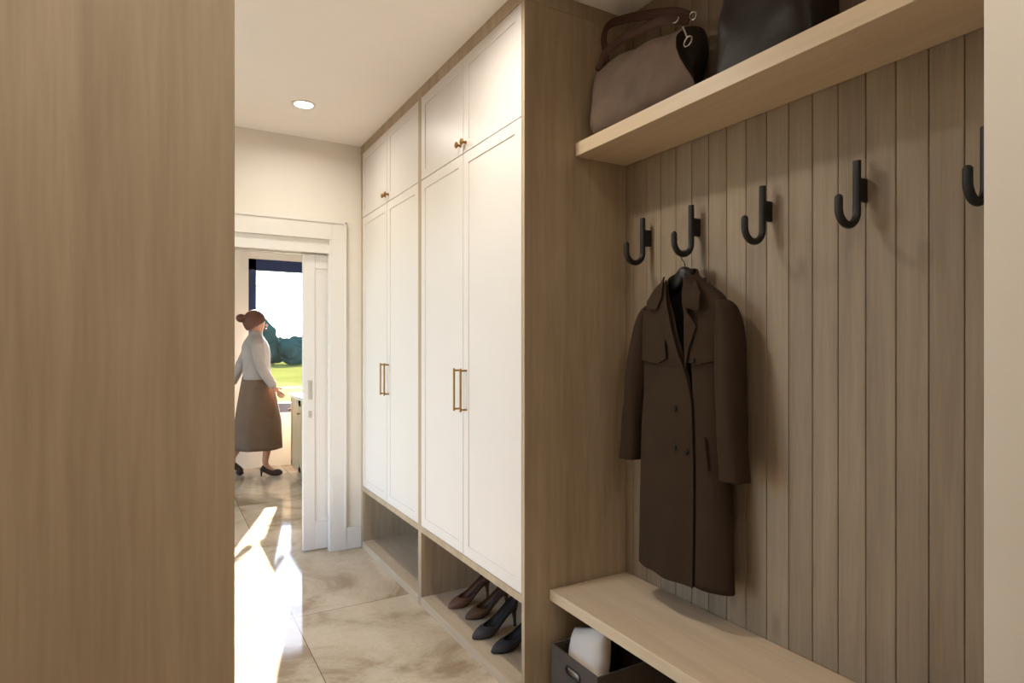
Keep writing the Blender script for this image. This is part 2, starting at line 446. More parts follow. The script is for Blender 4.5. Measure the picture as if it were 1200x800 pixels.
# ------------------------------------------------------------------ hanger
hx, hyy = 1.614, 1.588
t = thing('coat_hanger', 'black hanger on the second hook, holding the brown coat', 'hanger', (hx, hyy, 1.60))
pts = [(0, 0, .04)]
for p in spline([(0, 0, .04), (0, -.002, .066), (0, .012, .084), (0, .016, .104), (0, .007, .1135), (0, -.006, .110), (0, -.012, .098)], 6)[1:]: pts.append(p)
MB().tube(pts, .0018, n=8).build('wire_hook', M['black'], t, smooth=True)
w = MB()
kk = [(0, -.170, -.098), (-.004, -.14, -.076), (-.002, -.09, -.044), (0, -.035, -.004), (0, 0, .030), (0, .035, -.004), (-.002, .09, -.044), (-.004, .14, -.076), (0, .170, -.098)]
sp = spline(kk, 6); n = len(sp)
w.tube(sp, [.009+.016*max(0, 1-abs(i/(n-1)-.5)*5)**.7 for i in range(n)], n=12, flat=(1.1, 1.0))
w.build('arms', M['black'], t, smooth=True)

# ------------------------------------------------------------------ coat
CX, CY = 1.622, 1.595
ct = thing('coat', 'long dark brown double breasted wool coat hanging on the second hook', 'coat', (CX, CY, .56))
# local coords: s along +Y, d towards the hall (-X), z above hem
WK = [(0, .216), (.25, .210), (.45, .203), (.62, .198), (.80, .197), (.92, .200), (.955, .195), (.985, .175), (1.01, .140), (1.03, .105), (1.045, .078), (1.06, .066)]
DK = [(0, .066), (.3, .062), (.6, .060), (.85, .058), (.95, .052), (1.0, .046), (1.03, .042), (1.06, .040)]
def fold(s, z, side):
    f = max(0, 1-z/.75)
    return .006*f*min(1, max(0, (.19-s)/.08))*math.sin(s*42+side*1.3+z*2) + .004*f*math.sin(s*23-z*5+side) + .005*(noise.noise(V((s*6, z*3, side*3.1))))
def cface(s, z, side=1, off=0):
    """point on front (side=1) or back (side=-1) surface"""
    w_ = lerpk(WK, z); d_ = lerpk(DK, z)
    q = min(1, abs(s)/w_); dd = d_*(1-q**2.6)**.5 if q < 1 else 0
    dd += fold(s, z, side)*(1-q**4)
    return V((-(dd+off), s, z)) if side > 0 else V((min(dd*.8, .060), s, z))
NZ = 54; NA = 26
# front opening: centre line and half width by height
OPC = [(.40, -.096), (.62, -.092), (.70, -.084), (.78, -.066), (.85, -.048), (.93, -.034), (1.0, -.010), (1.06, .0)]
OPW = [(.60, .0), (.66, .003), (.72, .008), (.80, .016), (.90, .030), (.98, .042), (1.06, .052)]
def ring(z):
    """open wrap: from the left edge of the opening round the back to its right edge"""
    w_ = lerpk(WK, z); oc = lerpk(OPC, z); ow = lerpk(OPW, z); pts = []
    def ss(a, b, n, skip=0): return [a+(b-a)*(1-math.cos(PI*(.5+.5*k/n))*-1-1) if False else a+(b-a)*math.sin(PI/2*k/n) for k in range(skip, n+1)]
    for s_ in ss(oc+ow, w_, 14): pts.append(cface(s_, z, 1))
    for k in range(NA-1, 0, -1):
        pts.append(cface(-w_*math.cos(PI*k/NA), z, -1))
    for s_ in ss(oc-ow, -w_, 14)[::-1]: pts.append(cface(s_, z, 1))
    return pts
b = MB(); b.grid([ring(1.06*i/NZ) for i in range(NZ+1)])
body = b.build('coat_body', M['coat'], ct, smooth=True, solid=.004, angle=0)
# dark inner back lining
b = MB(); P = []
for i in range(12):
    z = .60+.45*i/11; P.append([V((.012, -.15+.30*j/10*(1 if z < .95 else .6)+(0 if z < .95 else .06), z)) for j in range(11)])
b.grid(P)
b.build('lining', M['coat_in'], ct, smooth=True, solid=.003)
def thicken(b, th):
    ex = bmesh.ops.extrude_face_region(b.bm, geom=b.bm.faces[:])
    bmesh.ops.translate(b.bm, verts=[g for g in ex['geom'] if isinstance(g, bmesh.types.BMVert)], vec=(-th, 0, 0))
    return b
def ruled(L, R, z0, z1, off, nz=24, ns=8, b=None, bulge=0):
    """panel lying on the front between two edge curves given as [(z, s)]"""
    b = b or MB(); P = []
    for i in range(nz+1):
        z = z0+(z1-z0)*i/nz; l = lerpk(L, z); r = lerpk(R, z)
        P.append([cface(l+(r-l)*j/ns, z, 1, off+bulge*math.sin(PI*j/ns)) for j in range(ns+1)])
    b.grid(P); return thicken(b, .006)
# overlapping front panel on the viewer's left, ends in the vertical opening line
ruled([(0, .208), (.5, .19), (.66, .15), (.72, .05), (1, .02)], [(0, -.098), (.40, -.098), (.62, -.094), (.70, -.076), (.74, -.06)], -.003, .74, .003, 40, 22, MB()).build('front_overlap', M['coat'], ct, smooth=True, angle=45)
def polypanel(pts, off, name, th=.004, off2=None, m='coat'):
    """flat tailored piece: polygon in (s, z) draped on the front, denser by subdivision"""
    b = MB(); cs = [b.bm.verts.new((0, p[0], p[1])) for p in pts]
    f = b.bm.faces.new(cs)
    bmesh.ops.triangulate(b.bm, faces=[f])
    bmesh.ops.subdivide_edges(b.bm, edges=b.bm.edges[:], cuts=4, use_grid_fill=True)
    for v in b.bm.verts:
        o_ = off if off2 is None else off+(off2)*max(0, min(1, (v.co.z-.8)/.25))
        v.co = cface(v.co.y, v.co.z, 1, o_)
    thicken(b, th)
    return b.build(name, M[m], ct, smooth=True, angle=45)
# lapels (viewer's left / right)
polypanel([(.066, 1.02), (.040, 1.05), (.026, .99), (.008, .93), (-.012, .87), (-.042, .79), (-.072, .73), (-.05, .74), (-.006, .80), (.030, .855), (.068, .925), (.052, .945), (.074, .955)], .012, 'lapel', .006)
polypanel([(-.052, 1.02), (-.078, .962), (-.066, .945), (-.118, .880), (-.105, .845), (-.088, .80), (-.076, .735), (-.078, .80), (-.080, .86), (-.068, .92), (-.052, .98)], .013, 'lapel', .006)
# collar wings and stand
polypanel([(.045, 1.062), (.085, 1.035), (.125, .975), (.118, .952), (.060, .946), (.040, .99)], .021, 'collar', .006)
polypanel([(-.052, 1.066), (-.098, 1.030), (-.128, .995), (-.132, .935), (-.126, .930), (-.080, .944), (-.064, .955), (-.058, 1.0)], .021, 'collar', .006)
b = MB(); P = []
for i in range(5):
    z = 1.04+.052*i/4
    P.append([V((.046-.012*i/4-.05*abs(math.sin(a))**3*(1 if False else 0) - .055*(1-math.cos(a))*.9, (.070-.006*i/4)*math.sin(a), z-.030*(1-math.cos(a)))) for a in [(-1.5+3.0*j/16) for j in range(17)]])
b.grid(P)
b.build('collar_stand', M['coat'], ct, smooth=True, solid=.005)
# storm flaps
polypanel([(.190, .945), (.090, .950), (.052, .925), (.030, .86), (.022, .77), (.060, .752), (.110, .756), (.188, .762)], .006, 'storm_flap')
polypanel([(-.188, .945), (-.125, .925), (-.112, .87), (-.100, .80), (-.080, .757), (-.120, .752), (-.190, .77)], .006, 'storm_flap')
# pocket welts
b = MB().tube([cface(-.138, .51, 1, .006), cface(-.146, .455, 1, .006), cface(-.152, .40, 1, .006)], .008, n=8, flat=(.6, 1))
b.build('pocket_welt', M['coat'], ct, smooth=True)
b = MB().tube([cface(.148, .49, 1, .006), cface(.156, .44, 1, .006), cface(.162, .38, 1, .006)], .008, n=8, flat=(.6, 1))
b.build('pocket_welt', M['coat'], ct, smooth=True)
for s, z in ((-.028, .598), (-.026, .462), (-.074, .452), (-.104, .765)):
    p = cface(s, z, 1, .014)
    MB().cyl(p, p+V((-.004, 0, 0)), .0095, .008, n=18).build('button', M['button'], ct, smooth=True, angle=30)
# sleeves
def sleeve(keys, nm='sleeve'):
    pts = spline([k[:3] for k in keys], 6); rs = spline([(k[3], k[4], 0) for k in keys], 6)
    b = MB(); rows = []
    n = 20
    for i, (p, r) in enumerate(zip(pts, rs)):
        row = []
        for k in range(n):
            a = 2*PI*k/n; f = 1+.10*noise.noise(V((math.cos(a)*1.5, math.sin(a)*1.5, p.z*9)))+.03*math.sin(a*5+p.z*6)
            row.append(p+V((-r.y*f*math.sin(a), r.x*f*math.cos(a), 0)))
        rows.append(row)
    b.grid(rows, closed_v=True)
    sl = b.build(nm, M['coat'], ct, smooth=True, solid=.004, angle=0)
    return sl
sleeve([(0, .158, .972, .010, .018), (0, .172, .962, .024, .032), (-.002, .186, .935, .034, .042), (-.004, .202, .87, .043, .050), (-.006, .226, .76, .047, .052), (-.008, .248, .60, .047, .048), (-.012, .262, .45, .046, .045), (-.014, .270, .375, .046, .044)])
sleeve([(0, -.158, .972, .010, .018), (0, -.172, .962, .024, .032), (-.002, -.188, .935, .034, .042), (-.006, -.204, .87, .043, .050), (-.016, -.218, .76, .046, .052), (-.028, -.232, .60, .048, .050), (-.034, -.246, .45, .047, .047), (-.038, -.254, .385, .047, .046)])

# ------------------------------------------------------------------ handbag
hb = thing('handbag', 'slouchy taupe suede handbag with dark leather straps at the left end of the shelf', 'handbag', (1.55, 1.65, 2.181))
# local: x 0..: front is -x; y length; z up
BY = [(0, .262, .318), (.06, .272, .326), (.2, .20, .205), (.4, .08, .10), (.6, -.04, .01), (.8, -.17, -.06), (.94, -.262, -.112), (1, -.282, -.125)]   # t, y at bottom, y at top
BH = [(0, .285), (.06, .322), (.2, .322), (.4, .310), (.6, .296), (.8, .284), (1, .270)]
def bag_ring(t, n=40, shrink=1):
    yb = lerpk([(a, b_) for a, b_, c in BY], t); yt = lerpk([(a, c) for a, b_, c in BY], t); h = lerpk(BH, t)
    out = []
    for k in range(n):
        a = 2*PI*k/n; ca, sa = math.cos(a), math.sin(a)
        e = .55
        px = math.copysign(abs(ca)**e, ca); pz = (math.copysign(abs(sa)**e, sa)+1)/2
        hw = (.096-.050*pz**1.6)*shrink
        z = .002+(h-.002)*(.5+(pz-.5)*shrink)
        y = yb+(yt-yb)*pz
        x = px*hw+.012*pz
        y += t**5*((1-pz)*1.15*(x+.096) - pz*.6*(x+.03))
        nn = noise.noise(V((y*7, z*9, ca*2)))*.014+noise.noise(V((y*19, z*15, ca*3)))*.005
        if pz > .03: x += nn*(1 if pz < .97 else .5); z += .010*noise.noise(V((y*11, 3, ca)))*pz
        out.append(V((x, y, max(.002, z))))
    return out
b = MB(); ts = [i/34 for i in range(35)]
rows = [bag_ring(t) for t in ts]
c0 = bag_ring(0, shrink=.9); 
rows = [[p+V((0, .006, 0)) for p in bag_ring(0, shrink=.85)]]+rows
b.grid(rows, closed_v=True)
b.build('bag_body', M['suede'], hb, smooth=True, angle=0, solid=.003)
# dark end gusset, tucked inwards with a pleat
er = bag_ring(1); cen = sum(er, V((0, 0, 0)))/len(er)
rows = []
for i in range(9):
    f = i/8
    rows.append([V((cen.x+(p.x-cen.x)*(1-f), p.y+(cen.y-p.y)*f+.004*math.sin(PI*f), max(.0015, cen.z+(p.z-cen.z)*(1-f)))) for p in er])
b = MB(); b.grid(rows, closed_v=True)
b.build('end_gusset', M['gusset'], hb, smooth=True, angle=0)
def band(keys, name, r=.016, th=.22, n=8, up=(1, 0, 0)):
    pts = spline(keys, n)
    return MB().tube(pts, r, n=12, flat=(th, 1), up=up).build(name, M['strap'], hb, smooth=True)
band([(-.034, .298, .300), (-.040, .27, .332), (-.042, .20, .345), (-.042, .135, .348), (-.040, -.02, .328), (-.035, -.09, .310), (-.004, -.150, .292)], 'strap', .018, .3)
band([(.0, .292, .300), (-.005, .295, .360), (-.010, .300, .425), (-.010, .268, .462), (-.010, .160, .438), (-.010, .04, .396), (-.010, -.09, .342), (0, -.150, .300)], 'strap', .018, .3)
MB().ball((-.036, .300, .300), .013, (.9, 1.2, 1)).build('strap_tab', M['strap'], hb, smooth=True)
def torus(b, c, R, r, ax1, ax2, n=20):
    c = V(c); ax1 = V(ax1).normalized(); ax2 = V(ax2).normalized()
    b.tube([c+ax1*R*math.cos(2*PI*k/n)+ax2*R*math.sin(2*PI*k/n) for k in range(n)], r, n=8, closed=True); return b
torus(MB(), (-.030, -.115, .300), .013, .0024, (0, 1, .2), (.5, 0, 1)).build('strap_ring', M['steel'], hb, smooth=True)
torus(MB(), (-.004, -.168, .296), .014, .0024, (0, 1, 0), (0, .3, 1)).build('strap_ring', M['steel'], hb, smooth=True)
b = MB().tube([(-.040, -.158, .252), (-.043, -.170, .232), (-.047, -.180, .214), (-.050, -.186, .205)], .0035, n=8); torus(b, (-.052, -.192, .188), .017, .0028, (0, 1, 0), (.2, 0, 1))
b.build('clasp_ring', M['steel'], hb, smooth=True)
b = MB().tube([(-.060, .273, .12), (-.062, .277, .09), (-.058, .274, .04), (-.058, .272, .02)], .0022, n=8); torus(b, (-.060, .274, .126), .006, .0015, (1, 0, 0), (0, 0, 1), 12)
b.build('zip_pull', M['steel'], hb, smooth=True)

# ------------------------------------------------------------------ dark tote
tt = thing('tote_bag', 'tall black-brown leather tote bag standing on the shelf right of the handbag', 'bag', (1.572, 1.186, 2.181))
b = MB(); rows = []
for i in range(15):
    f = i/14; z = .002+.36*f; hw = .166-.006*f; hd = .088-.038*f
    row = []
    for k in range(36):
        a = 2*PI*k/36; ca, sa = math.cos(a), math.sin(a); e = .32
        x = math.copysign(abs(ca)**e, ca)*hd; y = math.copysign(abs(sa)**e, sa)*hw
        x += .011*math.sin(y*30-z*34)*abs(ca)*(.3+f*.7)+.012*noise.noise(V((y*9+z*5, z*9, ca)))
        row.append(V((x, y, z)))
    rows.append(row)
b.grid(rows, closed_v=True)
b.bm.faces.new([b.bm.verts.new(p) for p in rows[0]])
b.build('bag_body', M['tote'], tt, smooth=True, solid=.004, angle=0)
for sx in (-.05, .05):
    MB().tube(spline([(sx, .07, .32), (sx, .066, .40), (sx, .03, .47), (sx, -.03, .47), (sx, -.066, .40), (sx, -.07, .32)], 6), .007, n=10).build('handle', M['tote'], tt, smooth=True)

# ------------------------------------------------------------------ basket below the bench
bk = thing('storage_basket', 'grey-brown felt basket with oval hand hole under the bench', 'basket', (1.475, 1.818, 0))
BX, BYY, BZ = .180, .143, .241
def plate_with_hole(b, w2, z0, z1, hw, hz0, hz1, x):
    outer = [(-w2, z0), (w2, z0), (w2, z1), (-w2, z1)]
    r = (hz1-hz0)/2; zc = (hz0+hz1)/2; inner = []
    for k in range(12): a = -PI/2+PI*k/11; inner.append((hw-r+r*math.cos(a), zc+r*math.sin(a)))
    for k in range(12): a = PI/2+PI*k/11; inner.append((-(hw-r)+r*math.cos(a), zc+r*math.sin(a)))
    es = []
    for loop in (outer, inner):
        vs = [b.bm.verts.new((x, p[0], p[1])) for p in loop]
        for i in range(len(vs)): es.append(b.bm.edges.new((vs[i], vs[(i+1) % len(vs)])))
    r_ = bmesh.ops.triangle_fill(b.bm, edges=es, use_beauty=True, use_dissolve=False)
    fs = [g for g in r_['geom'] if isinstance(g, bmesh.types.BMFace)]
    ex = bmesh.ops.extrude_face_region(b.bm, geom=fs)
    bmesh.ops.translate(b.bm, verts=[g for g in ex['geom'] if isinstance(g, bmesh.types.BMVert)], vec=(.007, 0, 0))
b = MB()
plate_with_hole(b, BYY, .005, BZ, .044, .172, .205, -BX)
b.box((BX-.007, -BYY, .005), (BX, BYY, BZ), .001).box((-BX+.0071, -BYY, .005), (BX-.0071, -BYY+.007, BZ), .001).box((-BX+.0071, BYY-.007, .005), (BX-.0071, BYY, BZ), .001).box((-BX, -BYY, 0), (BX, BYY, .006))
b.build('basket_body', M['felt'], bk)
b = MB()
loop = []
r = .0165; zc = .1885; hw = .044
for k in range(12): a = -PI/2+PI*k/11; loop.append((-BX-.001, hw-r+r*math.cos(a), zc+r*math.sin(a)))
for k in range(12): a = PI/2+PI*k/11; loop.append((-BX-.001, -(hw-r)+r*math.cos(a), zc+r*math.sin(a)))
b.tube(loop, .0035, n=8, closed=True)
tag(b.build('hand_hole_rim', M['black'], bk, smooth=True), 'dark rim of the oval hand hole')

def pillow(name, label, cat, m, loc, sx, sy, th, rot):
    b = MB(); n = 26
    for side in (1, -1):
        P = []
        for i in range(n+1):
            u = -1+2*i/n; row = []
            for j in range(n+1):
                v = -1+2*j/n
                h = th*((1-u**4)*(1-v**4))**.55
                pin = 1-.15*(1-abs(u)**1.5)*abs(v)**3
                pin2 = 1-.15*(1-abs(v)**1.5)*abs(u)**3
                row.append(V((u*sx*pin, v*sy*pin2, side*h+.006*noise.noise(V((u*2.3, v*2.3, side))))) if abs(u) < 1 and abs(v) < 1 else V((u*sx*pin, v*sy*pin2, 0)))
            P.append(row)
        b.grid(P)
    bmesh.ops.remove_doubles(b.bm, verts=b.bm.verts, dist=.0002)
    o = b.build(name, m, origin=(0, 0, 0), smooth=True, angle=0)
    o.location = loc; o.rotation_euler = rot
    tag(o, label, cat); return o
ro = (Matrix.Rotation(-math.radians(66), 4, 'Y') @ Matrix.Rotation(.34, 4, 'Z')).to_euler()
pillow('cushion', 'small off-white cushion poking out of the felt basket', 'cushion', M['cushion'], (1.380, 1.838, .205), .115, .100, .042, ro)
b = MB(); rows = []
for i in range(9):
    f = i/8; z = .12+.185*f; row = []
    for k in range(24):
        a = 2*PI*k/24; rr = (1-.75*f**3)
        rr *= 1+.16*noise.noise(V((math.cos(a)*2, math.sin(a)*2, f*3)))
        row.append(V((1.565+.072*rr*math.cos(a), 1.775+.08*rr*math.sin(a), z)))
    rows.append(row)
b.grid(rows, closed_v=True, cap=True)
tag(b.build('folded_scarf', M['cloth'], origin=(1.565, 1.79, .12), smooth=True, subd=1, angle=0), 'dark brown knitted cloth bundled in the basket behind the white cushion', 'scarf')

# ------------------------------------------------------------------ shoes
def make_shoe(label, m, mi, group):
    """toe points to local -X, origin under the toe"""
    t = thing('high_heel_shoe', label, 'shoe', (0, 0, 0), group)
    # x from toe, sole z, half width, upper height, opening half-angle (from top)
    S = [(0, .004, .004, .010, 0), (.010, .002, .014, .022, 0), (.030, .0, .026, .034, 0), (.055, 0, .035, .043, .0), (.068, .001, .0375, .046, .25),
         (.085, .004, .0375, .046, 1.0), (.110, .016, .034, .045, 1.25), (.140, .038, .029, .045, 1.3), (.170, .060, .026, .046, 1.25), (.195, .075, .0265, .050, 1.15), (.215, .082, .024, .056, 1.0), (.230, .085, .015, .060, .9), (.235, .087, .006, .060, .8)]
    b = MB(); rows = []; n = 18
    for (x, z, w_, h, a0) in S:
        row = []
        for k in range(n+1):
            a = a0+(2*PI-2*a0)*k/n
            sy = math.sin(a); cz = math.cos(a)
            e = .75
            row.append(V((x, math.copysign(abs(sy)**e, sy)*w_, z+h*(.5+.5*math.copysign(abs(cz)**.8, cz)))))
        rows.append(row)
    b.grid(rows)
    bmesh.ops.remove_doubles(b.bm, verts=b.bm.verts, dist=.0002)
    b.build('upper', m, t, smooth=True, solid=.0025, angle=0, subd=1)
    b = MB(); rows = []
    for (x, z, w_, h, a0) in S[1:-1]:
        rows.append([V((x, w_*.8*q, z+.006)) for q in (-1, -.5, 0, .5, 1)])
    b.grid(rows); b.build('insole', mi, t, smooth=True, solid=.002)
    MB().tube([(.212, 0, .084), (.218, 0, .06), (.222, 0, .03), (.222, 0, .001)], [.019, .010, .0065, .006], n=14).build('heel', m, t, smooth=True)
    return t
shm = [plain('russet_leather', (112, 76, 58), .5, var=.1), plain('brown_leather', (92, 66, 48), .5, var=.1), plain('dark_grey_suede', (64, 60, 60), .8, var=.1), plain('charcoal_suede', (48, 46, 48), .8, var=.1)]
ins = plain('dark_insole', (30, 24, 20), .7)
for (x, y, rz, k, l) in ((1.262, 2.855, .10, 0, 'russet high heeled pump, farthest of the shoes in the cabinet base'),
                         (1.285, 2.700, .06, 1, 'plain brown high heeled pump beside the russet one'),
                         (1.225, 2.500, .12, 2, 'grey suede high heeled pump between the brown and charcoal pumps'),
                         (1.240, 2.345, .02, 3, 'charcoal high heeled pump, nearest of the shoes in the cabinet base')):
    s = make_shoe(l, shm[k], ins, 'high heeled shoes in the cabinet base'); s.location = (x, y, .0455); s.rotation_euler = (0, 0, rz); s.scale = (1.08, 1.14, 1.08)

# ------------------------------------------------------------------ far room: counter cabinet
cc = thing('counter_cabinet', 'low greige counter cabinet with pale stone top beyond the doorway', 'cabinet', (1.55, 6.0, 0))
cx0, cx1, cy0, cy1 = -.32, .32, -.95, .98
b = MB().box((cx0+.02, cy0, .09), (cx1, cy1, .835)).box((cx0+.07, cy0+.03, 0), (cx1-.03, cy1-.03, .09))
b.build('body', M['greige'], cc)
nd = 4; dw = (cy1-cy0)/nd
for k in range(nd):
    y0 = cy0+k*dw+.003; y1 = y0+dw-.006; z0, z1 = .095, .83
    d = MB().box((cx0+.006, y0, z0), (cx0+.02, y1, z1))
    for q in ((y0, y0+.06, z0, z1), (y1-.06, y1, z0, z1), (y0, y1, z0, z0+.06), (y0, y1, z1-.06, z1)):
        d.box((cx0, q[0], q[2]), (cx0+.0065, q[1], q[3]), .001)
    do = d.build('door', M['greige'], cc)
    MB().cyl((cx0, y1-.03, .70), (cx0-.02, y1-.03, .70), .006).ball((cx0-.022, y1-.03, .70), .011).build('knob', M['bronze'], do, smooth=True)
MB().box((cx0-.02, cy0-.02, .836), (cx1+.02, cy1+.01, .872), .003).build('worktop', M['stone'], cc)

# ------------------------------------------------------------------ person
pr = thing('person', 'woman in pale grey top and long taupe skirt striding past the far window', 'person', (.90, 7.06, 0))
def skinned(name, joints, edges, m, parent, root=0, sub=2):
    me = bpy.data.meshes.new(name); me.from_pydata([j[0] for j in joints], edges, [])
    o = bpy.data.objects.new(name, me); C.objects.link(o); o.parent = parent; me.materials.append(m)
    md = o.modifiers.new('skin', 'SKIN'); md.use_smooth_shade = True
    for i, j in enumerate(joints):
        sv = me.skin_vertices[0].data[i]; r = j[1]; sv.radius = r if isinstance(r, tuple) else (r, r); sv.use_root = (i == root)
    s = o.modifiers.new('subdivision', 'SUBSURF'); s.levels = sub; s.render_levels = sub
    return o
J = []; E = []
def jadd(p, r, par=None):
    J.append((p, r)); i = len(J)-1
    if par is not None: E.append((par, i))
    return i
pelvis = jadd((0, 0, 1.0), (.125, .105))
sp1 = jadd((.0, 0, 1.14), (.100, .085), pelvis); sp2 = jadd((-.012, 0, 1.30), (.115, .09), sp1); nk0 = jadd((-.018, 0, 1.45), (.070, .055), sp2)
nk = jadd((-.010, 0, 1.515), .046, nk0); hd = jadd((.005, 0, 1.60), (.075, .088), nk); ht = jadd((.008, 0, 1.69), (.066, .078), hd)
def hand(wr, d, nrm, palm_side):
    """palm + five fingers; d finger direction, nrm across the palm"""
    d = V(d).normalized(); nrm = V(nrm).normalized(); wp = V(J[wr][0]); curl = V(palm_side).normalized()
    pm = jadd(tuple(wp+d*.045), (.024, .018), wr)
    for q, L_ in ((-1.5, .062), (-.5, .074), (.5, .078), (1.5, .070)):
        a = jadd(tuple(wp+d*.085+nrm*.0105*q*1.25), .0085, pm); b_ = jadd(tuple(wp+d*(.085+L_*.5)+nrm*.013*q*1.2+curl*.008), .0078, a)
        jadd(tuple(wp+d*(.085+L_*.9)+nrm*.013*q*1.15+curl*.026), .0065, b_)
    a = jadd(tuple(wp+d*.035+nrm*.034), .010, pm); jadd(tuple(wp+d*.075+nrm*.046+curl*.012), .0082, a)
# arms: near arm (camera side is -Y) swings forward, far arm back
sn = jadd((-.02, -.165, 1.41), .045, nk0); en = jadd((.015, -.205, 1.16), .036, sn); wn_ = jadd((.135, -.20, .955), .026, en)
hand(wn_, (.62, 0, -.78), (.78, 0, .62), (.35, .6, 0))
sf = jadd((-.02, .165, 1.41), .045, nk0); ef = jadd((-.13, .205, 1.19), .036, sf); wf = jadd((-.225, .20, .985), .027, ef)
hand(wf, (-.45, 0, -.9), (.9, 0, -.3), (.3, -.6, 0))
# legs
hn = jadd((.02, -.085, .93), .085, pelvis); kn = jadd((.13, -.09, .55), .056, hn); cn = jadd((.10, -.09, .36), .050, kn); an = jadd((.065, -.09, .135), .031, cn)
fn = jadd((.12, -.09, .065), .026, an); tn = jadd((.20, -.09, .028), .020, fn)
hf = jadd((-.02, .085, .93), .085, pelvis); kf = jadd((-.07, .09, .55), .056, hf); cf = jadd((-.14, .09, .38), .050, kf); af = jadd((-.235, .09, .19), .031, cf)
ff = jadd((-.22, .09, .11), .026, af); tf = jadd((-.17, .09, .04), .020, ff)
skinned('body', J, E, M['skin'], pr)
# face details
hx0 = -.080
MB().ball((.178+hx0, 0, 1.605), .013, (1, .7, 1.3), n=12).build('nose', M['skin'], pr, smooth=True)
tag(MB().ball((.168+hx0, 0, 1.568), .012, (.6, 1.6, .45), n=12).build('mouth', plain('lips', (168, 92, 84), .5), pr, smooth=True), 'rosy mouth')
for sy in (-1, 1):
    MB().ball((.085+hx0, sy*.082, 1.605), .020, (.7, .35, 1.2), n=12).build('ear', M['skin'], pr, smooth=True)
    tag(MB().ball((.160+hx0, sy*.030, 1.632), .009, (.6, 1, .7), n=10).build('eye', M['button'], pr, smooth=True), 'dark eye')
b = MB(); P = []
for i in range(15):
    th = PI*i/18; row = []
    for k in range(28):
        a = 2*PI*k/28; front = (1+math.cos(a))/2
        th_ = th*(1-.42*front**1.5); n_ = 1+.04*math.sin(a*13+th*3)
        row.append(V((.055+hx0+.108*n_*math.sin(th_)*math.cos(a), .094*n_*math.sin(th_)*math.sin(a), 1.645+.118*math.cos(th_))))
    P.append(row)
b.grid(P, closed_v=True)
b.build('hair', M['hair'], pr, smooth=True, solid=-.008, angle=0)
MB().ball((-.076+hx0, 0, 1.678), .050, (1.05, 1, .9), n=18).build('hair_bun', M['hair'], pr, smooth=True)
# top: torso loft and sleeves
def ring_e(c, rx, ry, n=24, wob=0, zf=0):
    return [V((c[0]+rx*(1+wob*math.sin(k*2*PI/n*6+zf))*math.cos(2*PI*k/n), c[1]+ry*(1+wob*math.sin(k*2*PI/n*6+zf))*math.sin(2*PI*k/n), c[2])) for k in range(n)]
b = MB()
b.grid([ring_e(c, rx, ry) for c, rx, ry in (((.0, 0, 1.03), .150, .168), ((.0, 0, 1.10), .140, .155), ((-.006, 0, 1.20), .138, .160), ((-.012, 0, 1.30), .146, .178), ((-.016, 0, 1.38), .136, .192), ((-.018, 0, 1.43), .115, .185), ((-.018, 0, 1.465), .092, .135), ((-.016, 0, 1.495), .074, .085), ((-.012, 0, 1.52), .064, .068), ((-.010, 0, 1.545), .060, .062))], closed_v=True)
b.build('knit_top', M['blouse'], pr, smooth=True, solid=.004, angle=0)
for s_, e_, w_ in ((J[sn][0], J[en][0], J[wn_][0]), (J[sf][0], J[ef][0], J[wf][0])):
    pts = spline([s_, tuple((V(s_)*.5+V(e_)*.5)), e_, tuple(V(e_)*.45+V(w_)*.55), w_], 4); n = len(pts)
    MB().tube(pts, [.076-.034*i/(n-1) for i in range(n)], n=16, cap=False).build('sleeve', M['blouse'], pr, smooth=True, solid=.004, angle=0)
# skirt
b = MB(); rows = []
for i in range(17):
    f = i/16; z = 1.10-.815*f
    rows.append(ring_e((.0+.02*f, 0, z), .135+.095*min(1, f*1.6)**.8, .128+.075*min(1, f*1.6)**.8, 48, .035*f, f*2))
b.grid(rows, closed_v=True)
b.build('skirt', M['skirt'], pr, smooth=True, solid=.004, angle=0)
def person_shoe(ax, ay, az, toe, toez, tilt):
    b = MB()
    b.tube(spline([(ax-.03, ay, az+.02), (ax+.01, ay, az-.005), (ax+.08, ay, (az+toez)/2-.012), (toe-.04, ay, toez+.012), (toe, ay, toez+.004)], 5), [.030]*6+[.033]*5+[.036]*5+[.030, .026, .020, .014, .006], n=14, flat=(1, 1))
    for v in b.bm.verts: pass
    b.tube([(ax-.028, ay, az), (ax-.03+tilt, ay, .004+tilt*0)], [.014, .006], n=10)
    b.build('court_shoe', M['shoe_dk'], pr, smooth=True, angle=0)
person_shoe(.06, -.09, .075, .245, .018, 0)
person_shoe(-.245, .09, .135, -.12, .02, -.04)

# ------------------------------------------------------------------ outside
struct('ground', MB().box((-90, YW+.26, -.25), (110, 160, -.15)), M['lawn'], label='bright green lawn outside the far window', cat='lawn')
def tree(x, y, h, r, lab, sd):
    random.seed(sd)
    t = thing('tree', lab, 'tree', (x, y, -.15), 'trees beyond the lawn')
    MB().tube([(0, 0, 0), (0.05, 0, h*.3), (0, .05, h*.6)], [.16, .12, .06], n=10).build('trunk', M['bark'], t, smooth=True)
    b = MB()
    for k in range(9):
        a = random.uniform(0, 2*PI); q = random.uniform(0, .75)*r
        bmesh.ops.create_icosphere(b.bm, subdivisions=3, radius=h*random.uniform(.26, .36), matrix=Matrix.Translation((q*math.cos(a), q*math.sin(a), h*random.uniform(.3, .66))))
    for v in b.bm.verts:
        v.co += v.co.normalized()*(.25*noise.noise(v.co*1.7)+.12*noise.noise(v.co*5)); v.co.z = max(.05, v.co.z)
    b.build('crown', M['leaf'], t, smooth=True, angle=0)
specs = [(7.2, 55, 4.1, 1.0), (9.0, 60, 2.7, 1.0), (9.6, 54.5, 2.3, .9), (11.5, 60, 3.0, 1.0), (13.4, 56, 3.2, 1.1)]
